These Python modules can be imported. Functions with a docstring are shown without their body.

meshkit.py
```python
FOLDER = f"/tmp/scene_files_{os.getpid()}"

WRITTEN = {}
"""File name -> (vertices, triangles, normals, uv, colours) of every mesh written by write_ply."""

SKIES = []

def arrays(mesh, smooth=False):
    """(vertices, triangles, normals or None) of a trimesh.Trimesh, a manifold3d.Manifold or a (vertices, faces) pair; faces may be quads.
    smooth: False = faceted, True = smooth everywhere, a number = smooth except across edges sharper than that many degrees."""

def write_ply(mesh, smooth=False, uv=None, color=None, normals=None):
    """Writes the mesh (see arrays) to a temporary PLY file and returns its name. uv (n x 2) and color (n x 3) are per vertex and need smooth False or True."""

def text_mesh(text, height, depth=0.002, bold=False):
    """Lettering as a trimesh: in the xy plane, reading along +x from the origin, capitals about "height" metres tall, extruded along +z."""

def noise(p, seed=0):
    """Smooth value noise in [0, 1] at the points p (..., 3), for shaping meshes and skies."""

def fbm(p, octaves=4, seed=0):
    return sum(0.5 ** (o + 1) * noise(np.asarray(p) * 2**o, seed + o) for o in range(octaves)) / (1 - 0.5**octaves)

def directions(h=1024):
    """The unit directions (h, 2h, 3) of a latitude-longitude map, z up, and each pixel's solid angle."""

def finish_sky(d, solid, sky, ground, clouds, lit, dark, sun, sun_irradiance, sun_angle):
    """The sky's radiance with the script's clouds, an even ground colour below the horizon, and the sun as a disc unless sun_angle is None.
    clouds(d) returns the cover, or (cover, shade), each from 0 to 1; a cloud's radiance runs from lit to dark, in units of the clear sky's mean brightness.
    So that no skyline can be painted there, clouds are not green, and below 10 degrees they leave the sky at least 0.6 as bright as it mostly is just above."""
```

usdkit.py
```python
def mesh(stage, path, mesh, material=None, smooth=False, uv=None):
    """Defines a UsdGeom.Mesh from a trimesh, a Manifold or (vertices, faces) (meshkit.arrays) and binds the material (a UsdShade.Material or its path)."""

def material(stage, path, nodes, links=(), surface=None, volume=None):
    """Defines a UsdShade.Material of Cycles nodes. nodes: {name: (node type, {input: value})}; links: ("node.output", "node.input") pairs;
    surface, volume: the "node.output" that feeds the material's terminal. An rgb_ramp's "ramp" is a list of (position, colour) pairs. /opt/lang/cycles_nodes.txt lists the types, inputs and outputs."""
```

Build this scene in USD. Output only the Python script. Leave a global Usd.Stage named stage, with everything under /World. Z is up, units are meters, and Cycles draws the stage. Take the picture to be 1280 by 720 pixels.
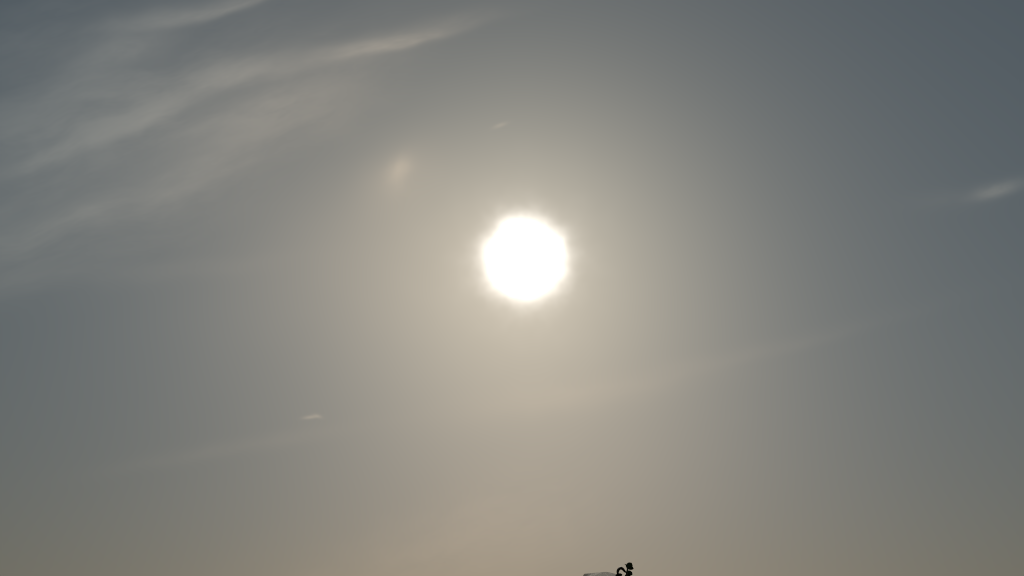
import math, random
import numpy as np
import trimesh
import usdkit
from pxr import Usd, UsdGeom, UsdLux, UsdShade, Gf

rng = random.Random(7)
stage = Usd.Stage.CreateInMemory()
UsdGeom.SetStageUpAxis(stage, "Z")
UsdGeom.SetStageMetersPerUnit(stage, 1.0)
UsdGeom.Xform.Define(stage, "/World")
UsdGeom.Scope.Define(stage, "/World/Looks")

# ---------------------------------------------------------------- camera
PITCH, HFOV = 30.0, 65.0
cam = UsdGeom.Camera.Define(stage, "/World/camera")
cam.CreateHorizontalApertureAttr(36.0)
cam.CreateFocalLengthAttr(18.0 / math.tan(math.radians(HFOV / 2)))
cam.CreateClippingRangeAttr(Gf.Vec2f(0.05, 100000.0))
cam.CreateExposureAttr(-1.95)
xf = UsdGeom.Xformable(cam)
xf.AddTranslateOp().Set((0, 0, 1.6))
xf.AddRotateXOp().Set(90 + PITCH)

# ---------------------------------------------------------------- sun
SUN_AZ, SUN_EL = 1.08, 31.99          # degrees: azimuth clockwise from +y, elevation


def direction(az, el):
    a, e = math.radians(az), math.radians(el)
    return np.array([math.sin(a) * math.cos(e), math.cos(a) * math.cos(e), math.sin(e)])


SUN = direction(SUN_AZ, SUN_EL)
sun = UsdLux.DistantLight.Define(stage, "/World/sun")
sun.CreateIntensityAttr(1.25)
sun.CreateAngleAttr(0.53)
sun.CreateNormalizeAttr(True)
sun.CreateColorAttr(Gf.Vec3f(1.0, 0.93, 0.82))
sx = UsdGeom.Xformable(sun)
sx.AddRotateZOp().Set(-SUN_AZ)
sx.AddRotateXOp().Set(-(90 - SUN_EL))   # -(90 - elevation): its -z axis runs away from the sun


# ---------------------------------------------------------------- sky
class Graph:
    """Collects Cycles nodes; every call returns an output name."""

    def __init__(self):
        self.nodes, self.links = {}, []

    def node(self, kind, out, **inputs):
        name = f"n{len(self.nodes)}"
        fixed = {}
        for k, v in inputs.items():
            if isinstance(v, str) and "." in v:
                self.links.append((v, f"{name}.{k}"))
            else:
                fixed[k] = v
        self.nodes[name] = (kind, fixed)
        return f"{name}.{out}"

    def m(self, op, a, b=0.0, c=0.0):
        return self.node("math", "value", math_type=op, value1=a, value2=b, value3=c)

    def mul(self, a, b):
        return self.m("multiply", a, b)

    def add(self, a, b):
        return self.m("add", a, b)

    def dot(self, a, v):
        return self.node("vector_math", "value", math_type="dot_product", vector1=a, vector2=[float(x) for x in v])

    def vec(self, x, y, z):
        return self.node("combine_xyz", "vector", x=x, y=y, z=z)

    def bell(self, t2):                     # exp(-t2)
        return self.m("exponent", self.mul(t2, -1.0))

    def cadd(self, a, b, fac=1.0):
        return self.node("mix_color", "result", blend_type="add", fac=fac, a=a, b=b, use_clamp=False)

    def cmul(self, a, b, fac=1.0):
        return self.node("mix_color", "result", blend_type="multiply", fac=fac, a=a, b=b, use_clamp=False)

    def noise(self, x, y, z, scale=1.0, detail=5.0, rough=0.55, distort=0.0):
        return self.node("noise_texture", "fac", vector=self.vec(x, y, z), scale=scale, detail=detail, roughness=rough, distortion=distort)

    def smooth(self, v, lo, hi):
        return self.node("map_range", "result", range_type="smoothstep", value=v, from_min=lo, from_max=hi, to_min=0.0, to_max=1.0, clamp=True)


g = Graph()
D = g.node("texture_coordinate", "generated")
clear = g.node("sky_texture", "color", sky_type="single_scattering", sun_disc=False, sun_elevation=math.radians(SUN_EL),
               sun_rotation=math.radians(SUN_AZ), altitude=0.0, air_density=2.0, aerosol_density=2.1, ozone_density=1.0)
WARM = (1.34, 0.98, 0.62)


def local(az, el, tilt):
    """Two angles (radians, near enough) of a sky direction from (az, el): along and across an axis that rises by tilt degrees to the right."""
    c = direction(az, el)
    r = np.array([c[1], -c[0], 0.0]) / math.hypot(c[0], c[1])
    u = np.cross(r, c)
    t = math.radians(tilt)
    front = g.m("greater_than", g.dot(D, c), 0.2)
    return g.dot(D, math.cos(t) * r + math.sin(t) * u), g.dot(D, -math.sin(t) * r + math.cos(t) * u), front


# a slow wander shared by every streak, and two fields of fibres
WANDER = g.m("subtract", g.node("noise_texture", "fac", vector=D, scale=9.0, detail=2.0, roughness=0.5), 0.5)


def wisp(az, el, tilt, length, below, above, bend=0.0, grain=0.5, fine=None, seed=0.0):
    """A streak of cirrus: half length and half width below and above its axis in degrees; bend in 1/radian; grain 0..1 is how fibrous it is."""
    u, v, front = local(az, el, tilt)
    v = g.add(g.add(v, g.mul(g.mul(u, u), -bend)), g.mul(WANDER, math.radians(min(below + above, 2.2)) * 0.9))
    a = math.radians(length)
    b = g.m("multiply_add", g.m("greater_than", v, 0.0), math.radians(above) - math.radians(below), math.radians(below))
    tu, tv = g.mul(u, 1 / a), g.m("divide", v, b)
    body = g.mul(g.bell(g.add(g.mul(tu, tu), g.mul(tv, tv))), front)
    if not fine:
        return body
    n = g.smooth(g.noise(g.mul(u, fine[0]), g.mul(v, fine[1]), seed, detail=4.5, rough=0.62), 0.34, 0.68)
    return g.mul(body, g.m("multiply_add", n, grain, 1.0 - grain))


CLOUDS = [  # (strength, wisp): azimuth, elevation, tilt, half length, below, above
    (0.95, dict(az=-27.04, el=45.86, tilt=36.5, length=5.74, below=0.30, above=0.75, bend=0.9, grain=0.4, fine=(9, 34))),
    (0.75, dict(az=-33.45, el=41.55, tilt=50.3, length=3.86, below=1.06, above=1.54, bend=0.3, grain=0.4, fine=(9, 22))),
    (0.7, dict(az=-11.06, el=46.46, tilt=19.6, length=5.12, below=0.32, above=0.81, bend=0.25, grain=0.45, fine=(10, 40))),
    (0.45, dict(az=-20.64, el=43.67, tilt=25.4, length=6.25, below=0.73, above=0.88, bend=0.0, grain=0.4, fine=(8, 26))),
    (1.0, dict(az=-33.86, el=37.12, tilt=41.0, length=12.56, below=4.19, above=3.49, bend=0.1, grain=0.42, fine=(7, 22))),
    (0.55, dict(az=-22.06, el=39.65, tilt=39.4, length=7.89, below=2.63, above=2.37, bend=0.1, grain=0.42, fine=(8, 22))),
    (0.55, dict(az=-34.95, el=29.44, tilt=35.9, length=10.04, below=3.06, above=2.18, bend=0.1, grain=0.5, fine=(7, 24))),
    (0.35, dict(az=-35.90, el=33.57, tilt=43.5, length=6.27, below=0.40, above=0.72, bend=0.2, grain=0.5, fine=(9, 30))),
    (0.4, dict(az=-27.47, el=40.03, tilt=44.4, length=5.57, below=0.40, above=0.91, bend=0.2, grain=0.5, fine=(9, 30))),
    (0.3, dict(az=-30.94, el=31.90, tilt=34.9, length=7.04, below=0.47, above=0.75, bend=0.2, grain=0.5, fine=(9, 30))),
    (0.35, dict(az=-40.20, el=39.98, tilt=44.2, length=6.47, below=1.72, above=2.16, bend=0.0, grain=0.6, fine=(8, 26))),
    (0.24, dict(az=-9.86, el=38.19, tilt=55.4, length=0.95, below=0.73, above=0.67, bend=0.0, grain=0.3, fine=(40, 60))),
    (0.15, dict(az=-10.12, el=37.39, tilt=85.1, length=1.00, below=0.83, above=0.83, bend=0.0, grain=0.35, fine=(40, 60))),
    (0.16, dict(az=-10.13, el=37.50, tilt=45.8, length=2.91, below=2.01, above=2.01, bend=0.0, grain=0.0, fine=None)),
    (0.16, dict(az=-1.12, el=41.47, tilt=20.4, length=0.50, below=0.14, above=0.14, bend=0.0, grain=0.0, fine=None)),
    (0.3, dict(az=-14.84, el=20.21, tilt=12.4, length=0.48, below=0.11, above=0.13, bend=0.0, grain=0.0, fine=None)),
    (0.16, dict(az=-14.34, el=20.32, tilt=-15.0, length=0.32, below=0.11, above=0.13, bend=0.0, grain=0.0, fine=None)),
    (0.8, dict(az=36.93, el=30.99, tilt=-3.6, length=1.24, below=0.33, above=0.54, bend=0.0, grain=0.4, fine=(26, 50))),
    (0.13, dict(az=34.51, el=31.19, tilt=-12.7, length=2.59, below=0.69, above=0.60, bend=0.0, grain=0.5, fine=(12, 30))),
    (0.055, dict(az=22.30, el=24.62, tilt=6.1, length=9.62, below=0.46, above=0.71, bend=0.0, grain=0.45, fine=(9, 26))),
    (0.06, dict(az=6.41, el=22.50, tilt=6.5, length=9.53, below=1.23, above=1.23, bend=0.0, grain=0.35, fine=(7, 24))),
    (0.09, dict(az=-20.33, el=17.49, tilt=16.9, length=6.40, below=0.54, above=0.54, bend=0.0, grain=0.5, fine=(7, 24))),
    (0.13, dict(az=-5.52, el=11.76, tilt=20.5, length=15.88, below=3.97, above=3.18, bend=0.0, grain=0.5, fine=(6, 15))),
    (0.24, dict(az=-20.74, el=31.12, tilt=25.7, length=12.50, below=7.81, above=6.77, bend=0.0, grain=0.0, fine=None)),
    (0.16, dict(az=-31.57, el=26.98, tilt=21.2, length=8.49, below=0.76, above=0.63, bend=0.0, grain=0.45, fine=(7, 22))),
]
veil = None
for k, (strength, w) in enumerate(CLOUDS):
    t = g.mul(wisp(seed=k * 7.3, **w), strength)
    veil = t if veil is None else g.add(veil, t)
veil = g.m("minimum", veil, 1.6)
gain = g.node("vector_math", "vector", math_type="scale", vector1=list(WARM), scale=veil)
gain = g.node("vector_math", "vector", math_type="add", vector1=gain, vector2=[1.0, 1.0, 1.0])
col = g.cmul(clear, gain)
low = g.bell(g.m("power", g.m("divide", g.m("absolute", g.dot(D, (0, 0, 1))), 0.36), 2.0))      # dusty air towards the horizon
dust = g.node("vector_math", "vector", math_type="scale", vector1=[0.05, -0.135, -0.11], scale=low)
dust = g.node("vector_math", "vector", math_type="add", vector1=dust, vector2=[1.0, 1.12, 1.25])      # with the camera's cool white balance
col = g.node("vector_math", "vector", math_type="multiply", vector1=col, vector2=dust)
col = g.node("hsv", "color", hue=0.5, saturation=0.84, value=0.93, fac=1.0, color=col)
col = g.cadd(col, (1.15, 1.5, 1.3))                                                                  # an even film of high cirrostratus

# the sun's disc and its corona: thin cirrus and dust scatter its light forward
cosang = g.m("minimum", g.dot(D, SUN), 1.0)
ang = g.m("arccosine", cosang)
uneven = g.node("noise_texture", "fac", vector=D, scale=26.0, detail=2.5, roughness=0.5)
haze_ang = g.mul(ang, g.m("multiply_add", uneven, 0.42, 0.79))


def corona(width_deg, amount, tint):
    t = g.mul(haze_ang, 1 / math.radians(width_deg))
    k = g.mul(g.bell(g.mul(t, t)), amount)
    return g.node("vector_math", "vector", math_type="scale", vector1=list(tint), scale=k)


col = g.cadd(col, corona(1.82, 430.0, (1.0, 0.96, 0.90)))
col = g.cadd(col, corona(5.0, 3.5, (1.0, 0.93, 0.88)))
col = g.cadd(col, corona(2.9, 14.0, (1.0, 0.86, 0.77)))
disc = g.mul(g.m("less_than", ang, math.radians(0.265)), 3000.0)
col = g.cadd(col, g.node("vector_math", "vector", math_type="scale", vector1=[1.0, 0.95, 0.88], scale=disc))
back = g.node("background_shader", "background", color=col, strength=0.06)
sky_material = usdkit.material(stage, "/World/Looks/sky", g.nodes, g.links, surface=back)
sky = UsdLux.DomeLight.Define(stage, "/World/sky")
sky.CreateIntensityAttr(1.0)
UsdShade.MaterialBindingAPI.Apply(sky.GetPrim()).Bind(sky_material)
sky.GetPrim().SetCustomDataByKey("kind", "structure")


# ---------------------------------------------------------------- materials
def surface(name, ramp, scale, rough=0.8, bump=0.2, detail=6.0, stretch=(1, 1, 1), **more):
    return usdkit.material(stage, f"/World/Looks/{name}", {
        "geo": ("texture_coordinate", {}),
        "map": ("mapping", {"mapping_type": "point", "scale": stretch}),
        "n": ("noise_texture", {"scale": scale, "detail": detail, "roughness": 0.6}),
        "r": ("rgb_ramp", {"ramp": ramp}),
        "b": ("bump", {"strength": bump, "distance": 0.01}),
        "p": ("principled_bsdf", {"roughness": rough, **more}),
    }, [("geo.object", "map.vector"), ("map.vector", "n.vector"), ("n.fac", "r.fac"), ("n.fac", "b.height"), ("r.color", "p.base_color"), ("b.normal", "p.normal")], surface="p.BSDF")


M = {
    "ground": surface("dry_grass", [(0.3, (0.05, 0.045, 0.025)), (0.5, (0.09, 0.085, 0.04)), (0.7, (0.15, 0.12, 0.07))], 1.3, 0.95, 0.5),
    "concrete": surface("concrete", [(0.3, (0.24, 0.23, 0.21)), (0.7, (0.34, 0.32, 0.29))], 4.0, 0.9, 0.2),
    "wood": surface("painted_wood", [(0.3, (0.10, 0.06, 0.035)), (0.7, (0.16, 0.10, 0.06))], 8.0, 0.6, 0.2, stretch=(6, 6, 0.6)),
    "bark": surface("bark", [(0.3, (0.05, 0.04, 0.025)), (0.7, (0.10, 0.08, 0.05))], 40.0, 0.9, 0.5, stretch=(1, 1, 0.3)),
}
for nm, a, b in (("leaf", (0.022, 0.035, 0.012), (0.05, 0.07, 0.022)), ("brown_leaf", (0.035, 0.022, 0.012), (0.07, 0.045, 0.02))):
    M[nm] = usdkit.material(stage, f"/World/Looks/{nm}", {
        "tc": ("texture_coordinate", {}), "n": ("noise_texture", {"scale": 60.0, "detail": 3.0}),
        "r": ("rgb_ramp", {"ramp": [(0.3, a), (0.7, b)]}), "p": ("principled_bsdf", {"roughness": 0.55, "specular_ior_level": 0.25}),
        "t": ("translucent_bsdf", {"color": tuple(x * 0.6 for x in b)}), "m": ("mix_closure", {"fac": 0.2})},
        [("tc.object", "n.vector"), ("n.fac", "r.fac"), ("r.color", "p.base_color"), ("p.BSDF", "m.closure1"), ("t.BSDF", "m.closure2")], surface="m.closure")

M["cloth"] = usdkit.material(stage, "/World/Looks/parasol_cloth", {
    "tc": ("texture_coordinate", {}), "n": ("noise_texture", {"scale": 9.0, "detail": 6.0}),
    "r": ("rgb_ramp", {"ramp": [(0.3, (0.58, 0.50, 0.40)), (0.7, (0.70, 0.61, 0.49))]}),
    "d": ("principled_bsdf", {"roughness": 0.7, "specular_ior_level": 0.012}), "t": ("translucent_bsdf", {}), "m": ("mix_closure", {"fac": 0.3})},
    [("tc.object", "n.vector"), ("n.fac", "r.fac"), ("r.color", "d.base_color"), ("r.color", "t.color"),
     ("d.BSDF", "m.closure1"), ("t.BSDF", "m.closure2")], surface="m.closure")

# ---------------------------------------------------------------- helpers
used = {}


def path_for(name, parent):
    base = parent.GetPath() if parent else "/World"
    k = used.get((str(base), name), 0)
    used[(str(base), name)] = k + 1
    return f"{base}/{name}" + (f"_{k:03d}" if k else "")


def thing(name, label, category, loc, group=None):
    p = UsdGeom.Xform.Define(stage, path_for(name, None))
    p.AddTranslateOp().Set(tuple(map(float, loc)))
    q = p.GetPrim()
    q.SetCustomDataByKey("label", label)
    q.SetCustomDataByKey("category", category)
    if group:
        q.SetCustomDataByKey("group", group)
    return q


def part(name, mesh, mat, parent, smooth=30, label=None, kind=None):
    p = usdkit.mesh(stage, path_for(name, parent), mesh, M[mat], smooth=smooth).GetPrim()
    if label:
        p.SetCustomDataByKey("label", label)
    if kind:
        p.SetCustomDataByKey("kind", kind)
    return p


def box(lo, hi):
    lo, hi = np.array(lo, float), np.array(hi, float)
    b = trimesh.creation.box(hi - lo)
    b.apply_translation((lo + hi) / 2)
    return b


def tube(points, radii, sides=8, flat=1.0):
    """A tapered, closed tube along points; flat squeezes it across the y axis."""
    p, r = np.asarray(points, float), np.broadcast_to(np.asarray(radii, float), len(points))
    t = np.gradient(p, axis=0)
    t /= np.linalg.norm(t, axis=1, keepdims=True)
    ref = np.array([0.0, 1.0, 0.0]) if abs(t[0][1]) < 0.9 else np.array([1.0, 0, 0])
    rings = []
    for q, d, k in zip(p, t, r):
        a = np.cross(d, ref)
        a /= np.linalg.norm(a)
        b = np.cross(d, a)
        w = np.arange(sides) * 2 * np.pi / sides
        rings.append(q + k * (np.cos(w)[:, None] * a + flat * np.sin(w)[:, None] * b))
    n = len(p)
    v = np.vstack(rings + [p[:1], p[-1:]])
    f = []
    for i in range(n - 1):
        for j in range(sides):
            a, b = i * sides + j, i * sides + (j + 1) % sides
            f += [[a, b, b + sides], [a, b + sides, a + sides]]
    for j in range(sides):
        f += [[n * sides, (j + 1) % sides, j], [n * sides + 1, (n - 1) * sides + j, (n - 1) * sides + (j + 1) % sides]]
    m = trimesh.Trimesh(v, f, process=False)
    m.fix_normals()
    return m


def revolve(profile, sections=64):
    m = trimesh.creation.revolve(np.array(profile, float), sections=sections)
    m.fix_normals()
    return m


def leaf(base, tip, width, cup=0.25, roll=0.0, n=7, droop=0.0):
    """One ovate leaf with a folded, cupped blade and a little thickness, from base to tip."""
    base, tip = np.asarray(base, float), np.asarray(tip, float)
    d = tip - base
    L = np.linalg.norm(d)
    d /= L
    s = np.cross(d, [0, 0, 1.0] if abs(d[2]) < 0.9 else [0, 1.0, 0])
    s /= np.linalg.norm(s)
    up = np.cross(s, d)
    s, up = math.cos(roll) * s + math.sin(roll) * up, -math.sin(roll) * s + math.cos(roll) * up
    v, f, m = [], [], 5
    for side in (0.0005, -0.0005):
        for i in range(n):
            t = i / (n - 1)
            half = width / 2 * max(0.05, math.sqrt(max(0.0, 1 - (2 * t ** 0.85 - 1) ** 2)))
            for j in range(m):
                q = (j / (m - 1) - 0.5) * 2
                v.append(base + d * L * t + s * half * q + up * (cup * half * q * q - droop * L * t * t + side))
    k = n * m
    for i in range(n - 1):
        for j in range(m - 1):
            a = i * m + j
            f += [[a, a + 1, a + m + 1], [a, a + m + 1, a + m]]
            f += [[k + a, k + a + m + 1, k + a + 1], [k + a, k + a + m, k + a + m + 1]]
    ring = [j for j in range(m)] + [i * m + m - 1 for i in range(1, n)] + [(n - 1) * m + j for j in range(m - 2, -1, -1)] + [i * m for i in range(n - 2, 0, -1)]
    for a, b in zip(ring, ring[1:] + ring[:1]):
        f += [[a, k + a, k + b], [a, k + b, b]]
    out = trimesh.Trimesh(v, f, process=False)
    out.fix_normals()
    return out


# ---------------------------------------------------------------- ground
xs = np.concatenate([-np.geomspace(2000, 4, 40), np.linspace(-3, 3, 7), np.geomspace(4, 2000, 40)])
X, Y = np.meshgrid(xs, xs, indexing="ij")
Z = 0.04 * np.sin(X * 0.9 + 1.3) * np.cos(Y * 0.7) * np.exp(-(X ** 2 + Y ** 2) / 900)
n = len(xs)
idx = np.arange(n * n).reshape(n, n)
a, b, c, d = idx[:-1, :-1].ravel(), idx[1:, :-1].ravel(), idx[1:, 1:].ravel(), idx[:-1, 1:].ravel()
gm = trimesh.Trimesh(np.stack([X.ravel(), Y.ravel(), Z.ravel()], 1), np.vstack([np.stack([a, b, c], 1), np.stack([a, c, d], 1)]), process=False)
part("ground", gm, "ground", None, smooth=True, kind="structure")

# ---------------------------------------------------------------- parasol whose cap shows at the lower edge
PX, PY, PZ = 0.935, 9.0, 3.232            # PZ: the height at which the frame's edge cuts its cap
parasol = thing("garden_parasol", "beige cloth parasol, its rounded grey brown top showing just left of the leafy shoot", "parasol", (PX, PY, 0.0))
NP = 8


def corner(k, r):
    t = 2 * math.pi * (k + 0.5) / NP
    return np.array([r * math.cos(t), r * math.sin(t)])


def shell(grid, lift=0.0):
    """Cloth, a single woven sheet, from a grid of points."""
    p = np.asarray(grid, float)
    nu, nv = p.shape[:2]
    f = []
    for i in range(nu - 1):
        for j in range(nv - 1):
            k = i * nv + j
            f += [[k, k + nv, k + nv + 1], [k, k + nv + 1, k + 1]]
    return trimesh.Trimesh(p.reshape(-1, 3), f, process=False)


RC, ZC, ZR = 1.7, PZ - 0.075, PZ - 0.60       # canopy radius, heights at its crown and rim
for k in range(NP):
    grid = []
    for s_ in np.linspace(0.04, 1, 9):
        row = []
        for q in np.linspace(0.004, 0.996, 9):
            xy = corner(k, RC * s_) * (1 - q) + corner(k + 1, RC * s_) * q
            z = ZC + (ZR - ZC) * s_ - 0.05 * s_ * 4 * q * (1 - q) - 0.02 * math.sin(math.pi * s_)
            row.append([*xy, z])
        grid.append(row)
    panel = part("canopy_panel", shell(grid), "cloth", parasol, smooth=40)
    hem = [[[*(corner(k, RC * w_) * (1 - q) + corner(k + 1, RC * w_) * q), z - 0.05 * 4 * q * (1 - q) - d_] for q in np.linspace(0.004, 0.996, 9)] for w_, z, d_ in ((1.001, ZR, 0.003), (1.003, ZR - 0.09, 0.012))]
    part("valance", shell(hem), "cloth", panel, smooth=40)
    c1 = corner(k, RC * 0.985)
    part("rib", tube([(*corner(k, 0.03), ZC - 0.03), (*corner(k, RC * 0.5), (ZC + ZR) / 2 - 0.035), (*c1, ZR - 0.012)], 0.008, 6), "wood", parasol)
    part("strut", tube([(*corner(k, 0.035), ZR - 0.28), (*corner(k, RC * 0.52), (ZC + ZR) / 2 - 0.05)], 0.007, 6), "wood", parasol)
# the soft cap over the vent: a shallow cone of cloth, slack on the left where it hangs over in a fold
cap, peak = [], np.array([0.06, 0.0])
for q in [0.0, 0.03, 0.07, 0.12, 0.18, 0.24, 0.30, 0.35, 0.40, 0.44, 0.48, 0.53, 0.6, 0.7, 0.85, 1.0, 1.003]:
    row = []
    for t in np.linspace(0, 2 * math.pi, 65):
        rim = 0.45 * np.array([math.cos(t), math.sin(t)])
        xy = peak + (rim - peak) * q
        dist = float(np.linalg.norm(xy - peak))
        slope = 0.325 + 0.012 * math.cos(8 * t) + 0.06 * max(0.0, math.cos(t)) ** 4
        cone = 0.0405 + 0.018 - math.sqrt((slope * dist) ** 2 + 0.018 ** 2)
        slack = 0.0405 - 0.075 * dist - max(0.0, dist - 0.222) * 1.6 if dist < 0.29 else 0.0405 - 0.02175 - 0.1088 - 0.03 * (dist - 0.29)
        wl = max(0.0, -math.cos(t)) ** 6
        z = cone * (1 - wl) + slack * wl - (0.05 if q > 1 else 0.0)
        row.append([*xy, PZ + z])
    cap.append(row)
cm = shell(cap)
cm.merge_vertices(digits_vertex=6)
cm.update_faces(cm.nondegenerate_faces())
part("cap", cm, "cloth", parasol, smooth=50)
part("pole", tube([(0, 0, 0.1), (0, 0, 1.2), (0, 0, PZ - 0.004)], 0.026, 16), "wood", parasol)
part("runner", trimesh.creation.annulus(0.027, 0.045, 0.08, transform=trimesh.transformations.translation_matrix([0, 0, ZR - 0.28])), "wood", parasol)
part("base", revolve([(0, -0.05), (0.26, -0.05), (0.27, -0.03), (0.27, 0.05), (0.24, 0.08), (0.05, 0.11), (0.05, 0.3), (0.024, 0.3), (0.024, 0.12), (0, 0.12)], 40), "concrete", parasol, smooth=40)

# ---------------------------------------------------------------- shrub whose top shoot shows at the lower edge
SX, SY = 0.726, 5.0
LIFT = 0.268
shrub = thing("leafy_shrub", "dark green leafy shrub with one curling shoot poking up right of the rounded top", "shrub", (SX, SY, LIFT))
trunk = part("trunk", tube([(0.04, 0.02, -0.1 - LIFT), (0.02, 0.0, 0.4), (-0.01, 0.02, 0.9), (0.0, 0.0, 1.35)], [0.03, 0.025, 0.018, 0.012], 10), "bark", shrub)
# the shoot in view: a stem with a rounded leaf at its tip, one bent right, one curled over to the left and one below it
stem = [(0.0, 0.0, 1.34), (-0.035, 0.01, 1.75), (-0.055, 0.0, 2.08), (-0.043, 0.0, 2.236), (-0.0405, 0.0, 2.262), (-0.034, 0.0, 2.284), (-0.026, 0.0, 2.300)]
part("stem", tube(stem, [0.011, 0.008, 0.0065, 0.0058, 0.005, 0.0038, 0.002], 8), "bark", shrub)
part("leaf", leaf((-0.0395, 0.0, 2.281), (-0.010, -0.012, 2.3125), 0.040, 0.35, 1.45), "leaf", shrub, 40)
part("leaf", leaf((-0.034, 0.004, 2.288), (0.002, 0.012, 2.285), 0.026, 0.4, 1.0, droop=0.15), "leaf", shrub, 40)
part("leaf", leaf((-0.036, 0.0, 2.298), (-0.052, -0.004, 2.3075), 0.006, 0.2, 1.2), "leaf", shrub, 40)
part("leaf", leaf((-0.043, 0.0, 2.262), (-0.008, -0.01, 2.247), 0.028, 0.4, 1.2, droop=0.1), "leaf", shrub, 40)
part("leaf", leaf((-0.056, 0.004, 2.236), (-0.012, 0.012, 2.250), 0.022, 0.3, 1.0), "leaf", shrub, 40)
w = np.linspace(0, 1, 22)
arc = [(-0.043, 0, 2.258), (-0.054, 0, 2.266), (-0.063, -0.002, 2.279), (-0.076, -0.004, 2.285), (-0.089, -0.004, 2.278), (-0.097, -0.002, 2.263), (-0.094, 0.001, 2.246), (-0.080, 0.003, 2.238)]
arc = np.stack([np.interp(w, np.linspace(0, 1, len(arc)), [q[k] for q in arc]) for k in range(3)], 1)
for _ in range(2):
    arc[1:-1] = (arc[:-2] + 2 * arc[1:-1] + arc[2:]) / 4
part("curled_leaf", tube(arc, 0.0030 + 0.0055 * np.sin(np.pi * np.clip(w * 1.02, 0, 1)) ** 0.8, 10, flat=1.9), "brown_leaf", shrub, 40)
part("leaf", leaf((-0.112, 0.004, 2.234), (-0.068, 0.0, 2.247), 0.026, 0.35, 1.1, droop=-0.08), "leaf", shrub, 40)
part("leaf", leaf((-0.050, 0.0, 2.19), (-0.108, 0.0, 2.236), 0.030, 0.3, 0.8), "leaf", shrub, 40)
part("leaf", leaf((-0.05, 0.0, 2.17), (0.012, 0.01, 2.205), 0.035, 0.3, 0.9), "leaf", shrub, 40)
# the rest of the bush, under the picture's edge
for k in range(11):
    t = k * 2.4
    r_ = 0.35 + 0.2 * rng.random()
    top = np.array([r_ * math.cos(t), r_ * math.sin(t), 1.25 + 0.6 * rng.random()])
    s0 = np.array([0.0, 0.0, 0.5 + 0.07 * k])
    mid = (s0 + top) / 2 + np.array([0.25 * r_ * math.cos(t), 0.25 * r_ * math.sin(t), -0.05])
    bp = [(1 - q) ** 2 * s0 + 2 * q * (1 - q) * mid + q * q * top for q in np.linspace(0, 1, 8)]
    br = part("branch", tube(bp, np.linspace(0.012, 0.003, 8), 7), "bark", shrub)
    for j in range(25):
        q = 0.2 + 0.8 * j / 24
        b0 = (1 - q) ** 2 * s0 + 2 * q * (1 - q) * mid + q * q * top
        dv = np.array([rng.uniform(-1, 1), rng.uniform(-1, 1), rng.uniform(-0.2, 0.9)])
        dv *= rng.uniform(0.055, 0.085) / np.linalg.norm(dv)
        part("leaf", leaf(b0, b0 + dv, rng.uniform(0.036, 0.055), 0.3, rng.uniform(-0.6, 0.6), n=5), "leaf", br, 40)
